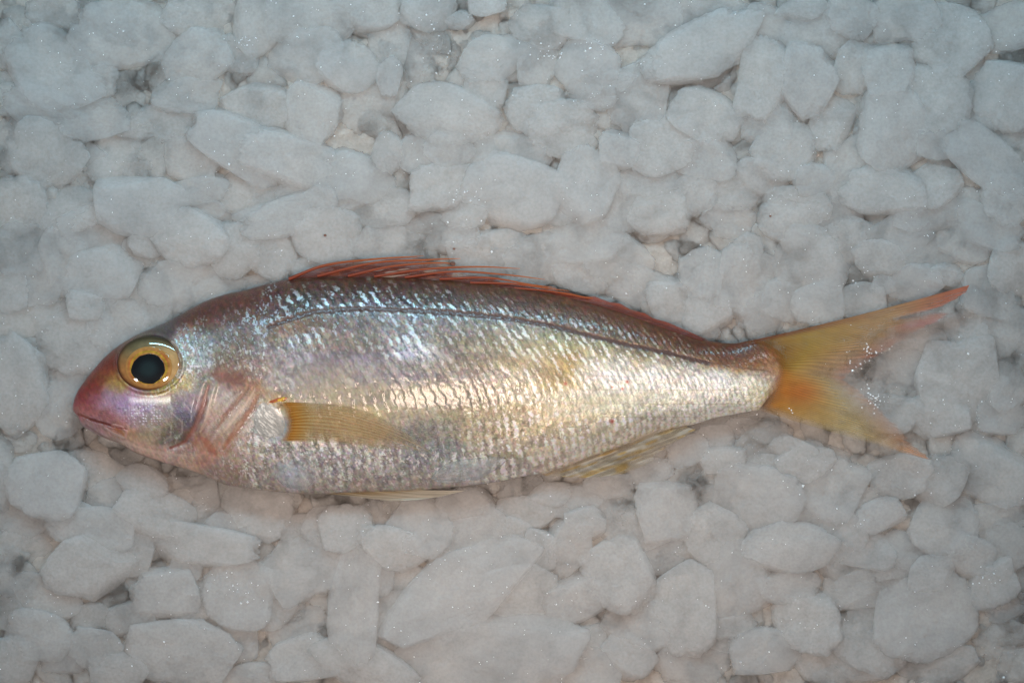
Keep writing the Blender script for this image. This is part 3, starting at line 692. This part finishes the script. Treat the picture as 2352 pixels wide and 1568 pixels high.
OFF = {'A': (0, 0), 'B': (746.5, 0), 'C': (1548, 0), 'D': (0, 1033.6), 'E': (775.2, 1033.6), 'F': (1548, 1033.6), 'G': (0, 459.4), 'H': (1548, 459.4)}
L = {
'A': '''850 260 280 200 20 1|340 480 290 200 25 2|120 150 150 90 0 -1|400 100 180 110 10 0|1310 400 185 170 0 2|1370 120 200 140 0 1|1730 150 125 190 0 2
2080 130 230 150 10 1|2040 380 200 150 0 1|1600 380 120 110 0 0|1250 630 170 95 0 1|1130 820 260 110 0 0|830 1050 190 220 -10 1|930 1370 250 160 15 3
1310 1280 175 70 -6 2|1250 1090 190 110 20 0|1600 960 270 150 25 3|1950 1080 280 150 20 3|1680 1290 200 130 0 1|2150 1320 90 75 0 2|1970 1270 110 60 -10 1
290 760 240 130 15 1|620 800 200 110 0 1|300 1060 220 200 0 1|560 1150 150 180 20 0|120 1380 150 150 0 1|470 1420 190 130 0 1|2080 760 160 170 10 2
1720 700 200 130 0 1|1250 1440 230 110 0 1|2050 1430 330 100 -12 2|60 300 110 130 0 0|60 620 110 120 0 0|60 960 120 150 0 0|1430 850 120 90 0 0|640 560 120 110 0 0|2300 1180 150 120 0 1''',
'B': '''300 80 170 110 0 1|700 80 140 100 0 2|910 140 75 50 0 1|1080 30 100 60 0 2|160 460 160 130 15 2|440 520 70 100 5 2|440 300 120 130 0 0|700 380 170 200 0 0
1130 390 180 120 0 2|820 760 260 160 10 2|1080 580 110 150 0 1|1420 430 110 140 10 1|1440 180 170 130 0 1|1750 100 200 150 0 1|2100 120 230 170 0 1|1760 440 160 160 0 2
1800 650 130 70 0 1|2120 660 160 190 10 1|1980 540 110 60 0 1|1420 730 160 130 0 1|1600 850 200 150 0 1|620 1030 100 120 0 1|420 1020 80 110 0 1|820 1020 140 100 0 1
1200 1050 240 150 0 1|1250 1300 260 220 0 3|800 1260 180 120 -10 2|200 1200 230 140 10 2|1740 1250 160 220 10 3|1560 1350 110 120 0 1|1980 1010 120 100 15 2
2250 980 180 150 0 1|2230 1400 170 150 15 2|1980 1350 120 170 0 0|2150 1200 170 100 0 1|930 1430 120 90 0 1|350 1400 220 110 0 0|600 1500 160 80 0 0|300 720 180 150 0 0''',
'C': '''200 330 330 150 -30 3|220 770 190 170 10 2|600 560 130 220 5 2|880 550 160 190 0 3|720 1000 170 160 10 2|640 850 150 130 0 1|950 1220 110 90 0 2|1060 820 120 150 0 1
600 180 150 110 10 1|860 60 130 60 0 2|950 220 180 130 0 1|1200 120 150 110 20 1|1560 130 180 130 0 1|1440 480 140 160 0 2|1230 450 130 140 0 1|1730 680 190 190 0 2
1480 880 190 230 0 3|1300 1150 220 180 0 1|1420 1300 230 130 15 2|1800 950 160 90 0 1|2000 830 150 160 20 1|2220 640 200 200 0 2|1850 280 230 180 30 1|2200 180 200 130 0 0
2100 1100 280 130 40 2|2250 1350 150 130 30 2|1750 1250 160 130 0 1|1700 1420 200 120 0 1|200 1050 170 120 0 1|330 1250 250 120 0 1|600 1200 140 100 0 1|110 1250 140 150 0 1
820 1430 200 130 0 1|380 1460 150 110 0 1|1100 1400 140 130 0 1|2280 950 100 120 0 0|60 60 110 100 0 1|320 560 60 50 0 0|300 60 150 80 0 1|2000 1420 150 130 0 0''',
'G': '''150 330 170 140 0 1|420 400 140 190 0 1|660 250 220 170 0 1|680 520 210 150 -15 2|580 710 110 90 10 2|740 650 70 60 0 1|1270 240 200 150 15 3|1560 350 140 150 30 2
1280 560 290 160 -10 1|960 380 110 100 0 0|1000 280 100 90 0 1|1000 700 120 140 0 0|250 560 140 120 0 1|200 800 230 160 15 1|420 800 150 160 0 0|130 980 80 60 0 -1
120 1250 150 260 -5 2|330 1150 140 200 0 0|530 950 200 170 0 1|780 830 170 130 0 1|530 1180 110 150 0 0|400 1400 140 150 0 0|1830 350 150 130 20 1|2200 220 190 150 10 2
1620 170 150 90 0 0|1690 560 110 50 0 -1|1160 760 90 50 0 0|60 600 110 120 0 1|2080 450 120 70 0 0''',
'H': '''800 130 170 160 0 2|430 400 130 140 0 1|200 500 130 130 0 2|230 750 130 120 0 1|480 560 150 190 0 2|600 750 130 120 0 1|740 660 120 130 0 1|920 430 210 200 0 2
1150 280 170 130 0 1|1400 400 150 110 0 1|1400 570 70 50 0 1|980 700 140 110 0 1|1250 680 150 90 0 1|1600 560 150 110 0 1|1520 250 190 130 0 1|1700 330 180 110 0 0
1940 300 150 130 0 0|2100 200 200 110 20 1|1820 500 90 60 0 1|2100 600 150 150 0 1|2270 480 120 160 0 1|2150 850 200 170 0 1|1950 900 150 150 0 0|1900 1200 210 230 0 2
1600 950 170 120 0 0|1480 1150 170 130 0 0|1750 1430 180 130 20 2|2230 1250 110 140 0 1|2200 1450 140 110 0 1|1450 1420 170 110 0 1|2290 1000 100 120 0 0|300 1520 250 80 -8 -1|1200 1280 170 120 0 0''',
'F': '''540 300 240 160 10 2|1060 240 160 170 20 2|900 80 160 110 0 1|280 560 170 150 35 2|390 880 190 220 0 3|80 1070 180 230 0 3|550 470 100 80 0 0|790 660 240 130 0 3
760 910 165 90 5 2|880 1130 190 180 10 2|350 1180 150 70 -5 1|350 1300 130 50 0 0|620 1350 200 130 -10 2|820 450 200 110 0 1|1150 520 140 110 30 2|1390 440 135 85 -10 2
1510 160 170 120 10 2|1780 200 150 130 0 1|1300 330 120 70 0 0|1800 500 190 160 0 2|1130 750 150 110 0 1|1260 650 180 110 0 1|1550 670 160 110 10 1|1500 780 140 70 -15 1
1730 830 140 100 -20 2|1330 900 220 120 -15 1|1180 930 150 110 0 0|1330 1250 230 200 30 1|1650 1100 290 230 -20 3|1990 720 120 130 0 1|1250 1430 200 110 0 1|1780 1420 220 140 0 0
2130 150 250 180 30 2|2150 480 180 110 0 0|2130 900 140 110 -30 1|2230 650 120 130 0 0|2170 1250 150 150 20 0|2250 1050 120 90 0 -1|1000 1420 170 120 0 0|120 1420 200 120 0 1
140 150 170 110 0 0|650 120 150 80 0 1|60 650 110 90 0 0|150 330 130 90 0 0|2290 1450 110 110 0 -1''',
'D': '''330 240 200 170 15 3|-20 160 90 190 0 2|960 210 130 90 20 2|820 330 200 110 0 1|1030 430 200 150 10 2|500 420 130 60 15 1|640 530 230 110 10 2|600 780 230 160 10 3
900 690 120 140 0 1|1350 640 320 110 5 2|1240 780 90 80 0 1|1620 950 200 180 10 3|1250 300 170 110 0 0|1380 400 160 120 0 0|1560 520 150 90 0 1|1720 400 200 160 0 1
2050 790 200 170 -20 2|2200 500 150 110 0 1|2020 520 150 80 0 1|1120 960 180 140 0 2|1300 1020 130 130 0 1|330 1000 200 130 0 1|200 640 170 160 0 0|60 800 100 130 0 0
260 1250 190 130 10 2|100 1420 140 130 0 2|650 1340 140 110 30 2|1250 1360 310 170 10 3|870 1130 140 100 -10 1|650 1120 150 90 0 0|1600 1270 120 120 0 1|1850 1080 120 90 -30 1
1990 1150 170 130 -20 0|2050 1380 210 130 -15 2|800 1480 150 90 0 1|1700 1520 200 80 0 1|420 1400 120 90 0 1|620 120 180 130 0 0|80 1080 110 110 0 0|150 460 130 100 0 0''',
'E': '''40 520 140 115 -10 2|370 660 185 110 10 3|550 510 165 150 40 3|240 470 110 100 0 0|110 980 130 330 0 3|290 860 70 90 0 1|860 370 140 100 -10 1|930 560 170 190 -10 2
1280 430 170 110 -10 1|1170 560 100 100 0 1|700 690 110 60 0 1|790 960 460 205 -28 3|1370 690 90 120 0 2|1540 650 120 170 10 2|1670 490 110 90 20 2|1240 960 200 150 10 2
1020 1350 500 240 -8 3|1900 820 200 190 20 3|1600 1000 180 130 -20 2|1940 960 75 70 0 3|1640 1290 130 100 0 1|1680 1460 180 130 0 2|1950 1380 140 120 20 2|2020 1180 190 170 0 2
2210 400 170 190 0 2|2060 560 130 100 0 1|1870 500 120 110 0 0|1500 330 160 90 0 1|1750 330 160 120 0 0|2150 700 150 110 0 1|180 1430 280 120 20 2|370 1130 140 180 0 1
520 1330 110 100 0 0|490 870 100 80 0 0|1250 260 130 80 0 0''',
}
lumps = []
for k, txt in L.items():
    ox, oy = OFF[k]
    for q in txt.replace('\n', '|').split('|'):
        a = [float(v) for v in q.split()]
        lumps.append([ox + a[0] * .3418, oy + a[1] * .3418, a[2] * .3418, a[3] * .3418, a[4], a[5]])
lumps += [[760,560,66,42,0,1],[900,562,76,38,0,0],[1025,535,64,44,0,1],[1120,575,80,42,8,1],[1240,592,72,46,0,1],[1350,548,70,52,0,2],
          [1325,625,56,36,15,0],[1430,604,64,52,0,1],[1478,668,58,38,20,0],[700,600,50,26,-10,0],[1560,690,62,46,0,1],[1590,750,50,30,0,0],
          [1640,1003,38,26,0,0],[1706,988,36,22,0,0],[1768,992,38,24,10,0],[1580,1036,42,28,-15,1],[1660,1056,44,28,0,1],[1735,1046,36,26,20,0],
          [1820,1034,42,26,10,1],[1490,1086,42,26,-15,1],[1560,1100,40,26,0,0],[1400,1118,46,24,-10,1],[1262,1136,40,22,0,1],[1330,1150,40,26,0,0],[1900,1060,40,28,0,0]]

def inside_fish(x, y, margin=0):
    if not 170 < x < 1810: return False
    mid, hf = body_frame(np.array([x])); return abs(y - mid[0]) < hf[0] + margin
UNDER = [(1743,900,120),(1850,800,90),(1960,770,80),(2080,730,70),(2180,690,60),(1850,920,80),(1950,970,70),(2060,1020,70),(1000,600,60),(850,600,60),(1150,630,60),(1300,660,50),(1450,710,50),(1560,745,50),(1380,1080,90),(1520,1030,70),(900,1145,60),(1010,1140,60),(760,1140,50)]
kept = []
for a in lumps:
    if inside_fish(a[0], a[1], -0.35 * min(a[2], a[3])): continue
    kept.append(a)
lumps = kept
rs = random.Random(5)
ice_objs = []
for k, (x, y, rx, ry, ang, lay) in enumerate(lumps):
    rz = max(14, min(34, 0.55 * min(rx, ry)))
    top = 14 + 8 * lay + rs.uniform(-5, 5)
    for (ux, uy, ur) in UNDER:
        if math.hypot(x - ux, y - uy) < ur + 0.7 * max(rx, ry): top = min(top, 34 + rs.uniform(-6, 2)); break
    if inside_fish(x, y, 0.9 * max(rx, ry)): top = min(top, 30 + rs.uniform(-8, 4))
    me = VAR[rs.randrange(len(VAR))]
    o = bpy.data.objects.new('ice_lump', me); C.objects.link(o)
    z = top - rz; f = (CAMH - z) / CAMH
    flip = rs.choice((1, -1))
    o.location = ((x - 1176) * S * f, (784 - y) * S * f, z * S)
    o.scale = (rx * 1.48 * S, ry * 1.48 * S, rz * S)
    o.rotation_euler = (math.radians(rs.uniform(-6, 6)), math.radians(rs.uniform(-6, 6)), -math.radians(ang) + (math.pi if flip < 0 else 0))
    ice_objs.append((o, x, y, rx, ry, ang, lay))

# labels that single each lump out by size, outline and place
COLS = [(235, 'the left edge'), (440, 'the snout and eye'), (660, 'the gill cover'), (900, 'the front back fin'), (1160, 'the middle of the back'),
        (1420, 'the rear back'), (1700, 'the tail stalk'), (1960, 'the tail fin root'), (2180, 'the tail fin tips'), (9999, 'the right edge')]
COLB = [(235, 'the left edge'), (440, 'the jaw'), (660, 'the pectoral fin root'), (900, 'the pelvic fin'), (1160, 'the middle of the belly'),
        (1420, 'the anal fin'), (1700, 'the tail stalk'), (1960, 'the lower tail root'), (2180, 'the lower tail tip'), (9999, 'the right edge')]
def zone(x, y):
    if x < 235:
        r = min(8, int(y // 175)); return ('left', r)
    if x >= 2180:
        r = min(8, int(y // 175)); return ('right', r)
    up = y < (780 if x < 1200 else 850)
    cols = COLS if up else COLB
    for k, (xm, w_) in enumerate(cols):
        if x < xm: break
    if up:
        lim = float(back_y(min(x, 1700))) if x < 1700 else 760.0
        fr = int(min(3, max(0, y / lim * 4))); return ('up', k, fr)
    lim = float(hermite(np.array([min(max(x, 170), 1700.)]), BOT)[0]) if x < 1700 else 950.0
    fr = int(min(3, max(0, (y - lim) / (1568 - lim) * 4))); return ('dn', k, fr)
UPW = ['along top edge above {}', 'high above {}', 'midway above {}', 'just above {}']
DNW = ['just below {}', 'midway below {}', 'far below {}', 'along bottom edge under {}']
SIDE = ['in the top corner', 'second step down', 'third step down', 'fourth step down', 'at middle height', 'just below middle height', 'third step up', 'second step up', 'in the bottom corner']
groups = {}
for it in ice_objs: groups.setdefault(zone(it[1], it[2]), []).append(it)
ORD = ['leftmost', 'second from left', 'third from left', 'fourth from left', 'fifth from left', 'sixth from left', 'seventh from left', 'eighth from left', 'ninth from left', 'tenth from left']
for z_, its in groups.items():
    its.sort(key=lambda i: i[1])
    for k, (o, x, y, rx, ry, ang, lay) in enumerate(its):
        sz = math.sqrt(rx * ry); el = max(rx, ry) / min(rx, ry)
        a = ('large' if sz > 62 else 'small' if sz < 38 else 'middling') + (' oblong' if el > 1.45 else ' roundish')
        if z_[0] in ('left', 'right'): place = '%s of the %s edge' % (SIDE[z_[1]], z_[0]) if z_[1] in (1,2,3,6,7) else '%s, %s edge' % (SIDE[z_[1]], z_[0])
        elif z_[0] == 'up': place = UPW[z_[2]].format(COLS[z_[1]][1])
        else: place = DNW[z_[2]].format(COLB[z_[1]][1])
        o['label'] = ('%s ice lump, %s%s' % (a, (ORD[k] + ' ') if len(its) > 1 else '', place))
        o['category'] = 'ice lump'; o['group'] = 'frosty ice lumps heaped around the fish'

# clear chips lying over the belly
for (x, y, rx, ry, ang, lab) in ((676, 1092, 52, 34, 20, 'clear bluish ice chip lying on the belly below the pectoral fin root'),
                                 (1075, 1076, 92, 30, -6, 'long clear ice chip lying on the belly behind the pelvic fin')):
    o = bpy.data.objects.new('ice_chip', VAR[rs.randrange(18)].copy()); C.objects.link(o)
    o.data.materials.clear(); o.data.materials.append(M_CHIP)
    z = float(body_z(np.array([float(x)]), np.array([float(y)]))[0]) + 2; f = (CAMH - z) / CAMH
    o.location = ((x - 1176) * S * f, (784 - y) * S * f, z * S); o.scale = (rx * S, ry * S, 15 * S)
    o.rotation_euler = (math.radians(28), 0, -math.radians(ang))
    o['label'] = lab; o['category'] = 'ice chip'; o['group'] = 'clear ice chips on the belly'

# deep ice seen through the gaps: one mass
P, F, off = [], [], 0
rb = random.Random(11)
gy = -120
while gy < 1700:
    gx = -160
    while gx < 2520:
        x = gx + rb.uniform(-30, 30); y = gy + rb.uniform(-28, 28)
        rx = rb.uniform(46, 78); ry = rb.uniform(40, 60); a = rb.uniform(0, math.pi)
        rzb = rb.uniform(26, 36); p = lump_shape(ICO3[0], rb.randrange(1, 400)) * np.array([rx, ry, rzb])
        ca, sa = math.cos(a), math.sin(a)
        q = np.stack([p[:, 0]*ca - p[:, 1]*sa + x - 1176, p[:, 0]*sa + p[:, 1]*ca + 784 - y, p[:, 2] + rb.uniform(-4, 14) - rzb], 1) * S
        P.append(q); F.append(ICO3[1] + off); off += len(q)
        gx += 70
    gy += 60
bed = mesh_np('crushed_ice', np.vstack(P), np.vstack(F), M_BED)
bed['kind'] = 'stuff'; bed['label'] = 'deeper crushed ice seen in the gaps between the lumps'; bed['category'] = 'ice'
gx_, gy_ = np.meshgrid(np.linspace(-300, 2650, 420), np.linspace(-250, 1820, 300), indexing='ij')
gz_ = 0 + 5 * fbm(gx_ / 55, gy_ / 55, seed=201) + 4 * fbm(gx_ / 14, gy_ / 14, seed=202)
_, ghf = body_frame(gx_.ravel()); gmid, _ = body_frame(gx_.ravel())
hol = np.exp(-np.maximum(np.abs(gy_.ravel() - gmid) - ghf, 0) ** 2 / 40.0 ** 2) * ((gx_.ravel() > 170) & (gx_.ravel() < 1815))
gz_ = gz_.ravel() - 16 * hol
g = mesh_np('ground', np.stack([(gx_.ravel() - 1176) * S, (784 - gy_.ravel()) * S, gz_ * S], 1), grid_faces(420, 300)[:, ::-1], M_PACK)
g['kind'] = 'structure'; g['label'] = 'packed ice bed under the lumps'

# ------------------------------------------------------------------ white bits added as glints on the surfaces, and specks of dirt
bpy.context.view_layer.update()
dg = bpy.context.evaluated_depsgraph_get(); sc = bpy.context.scene
def drop(px, py):
    hit, loc, nrm, idx, ob, mt = sc.ray_cast(dg, Vector(((px - 1176) * S, (784 - py) * S, 0.2)), Vector((0, 0, -1)))
    return (loc, nrm, ob) if hit else None
octa = np.array([[1,0,0],[-1,0,0],[0,1,0],[0,-1,0],[0,0,1],[0,0,-1]], float)
of = np.array([[0,2,4],[2,1,4],[1,3,4],[3,0,4],[2,0,5],[1,2,5],[3,1,5],[0,3,5]])
rf = np.random.RandomState(3); P, F, off = [], [], 0
spots = []
for _ in range(4000):
    x, y = rf.uniform(-20, 2372), rf.uniform(-20, 1588)
    dens = 0.5 + 0.5 * float(vnoise(x / 70, y / 70, seed=77))
    if rf.rand() < dens ** 2.2: spots.append((x, y, rf.exponential(0.55) + 0.7))
for (cx_, cy_, sp, nn) in ((1942, 808, 3, 3), (1985, 812, 16, 14), (1962, 840, 12, 8), (2008, 912, 10, 16), (2012, 925, 16, 14), (2040, 795, 14, 8), (1985, 886, 8, 5), (1808, 951, 14, 6), (1020, 115, 20, 12), (990, 60, 20, 8), (560, 100, 14, 12), (1250, 120, 30, 20), (1370, 110, 22, 10), (1960, 640, 30, 14), (560, 1360, 26, 14), (1080, 445, 24, 14), (2260, 1325, 20, 10)):
    for _ in range(nn): spots.append((cx_ + rf.normal() * sp, cy_ + rf.normal() * sp * .6, rf.uniform(0.8, 3.2)))
for (x, y, r) in spots:
    h = drop(x, y)
    if h is None or (h[2].parent is not None and h[2].name.split('.')[0] not in ('tail_fin',)): continue
    R_ = Matrix.Rotation(rf.uniform(0, 6.28), 3, Vector(rf.normal(size=3)).normalized())
    q = (octa * r * np.array([1, rf.uniform(.6, 1.3), .7])) @ np.array(R_).T * S + np.array(h[0]) + np.array([0, 0, r * 0.3 * S])
    P.append(q); F.append(of + off); off += 6
fr = mesh_np('glint_bits', np.vstack(P), np.vstack(F), M_GLINT, smooth=False)
fr['kind'] = 'stuff'; fr['label'] = 'tiny white bits added as glints over the ice and tail fin'; fr['category'] = 'glint'

m, nt, p, out = new_mat('dried_blood'); p.inputs['Base Color'].default_value = (0.12, 0.035, 0.015, 1); p.inputs['Roughness'].default_value = 0.5
for (x, y, r, lab) in ((748, 541, 4.0, 'tiny red brown speck on ice above the front of the fin'), (1043, 572, 3.2, 'tiny dark speck on ice above the fin spine tips'),
                       (1768, 497, 3.0, 'tiny olive brown speck on ice far above the tail stalk'), (1041, 607, 6.5, 'small red clot stuck on the ends of the front fin spines')):
    h = drop(x, y)
    pp = lump_shape(ICO3[0], int(x)) * np.array([r, r * .8, r * .5]) * S
    o = mesh_np('speck', pp, ICO3[1], m); o.location = h[0]
    o['label'] = lab; o['category'] = 'speck'; o['group'] = 'small specks of dirt on the ice'
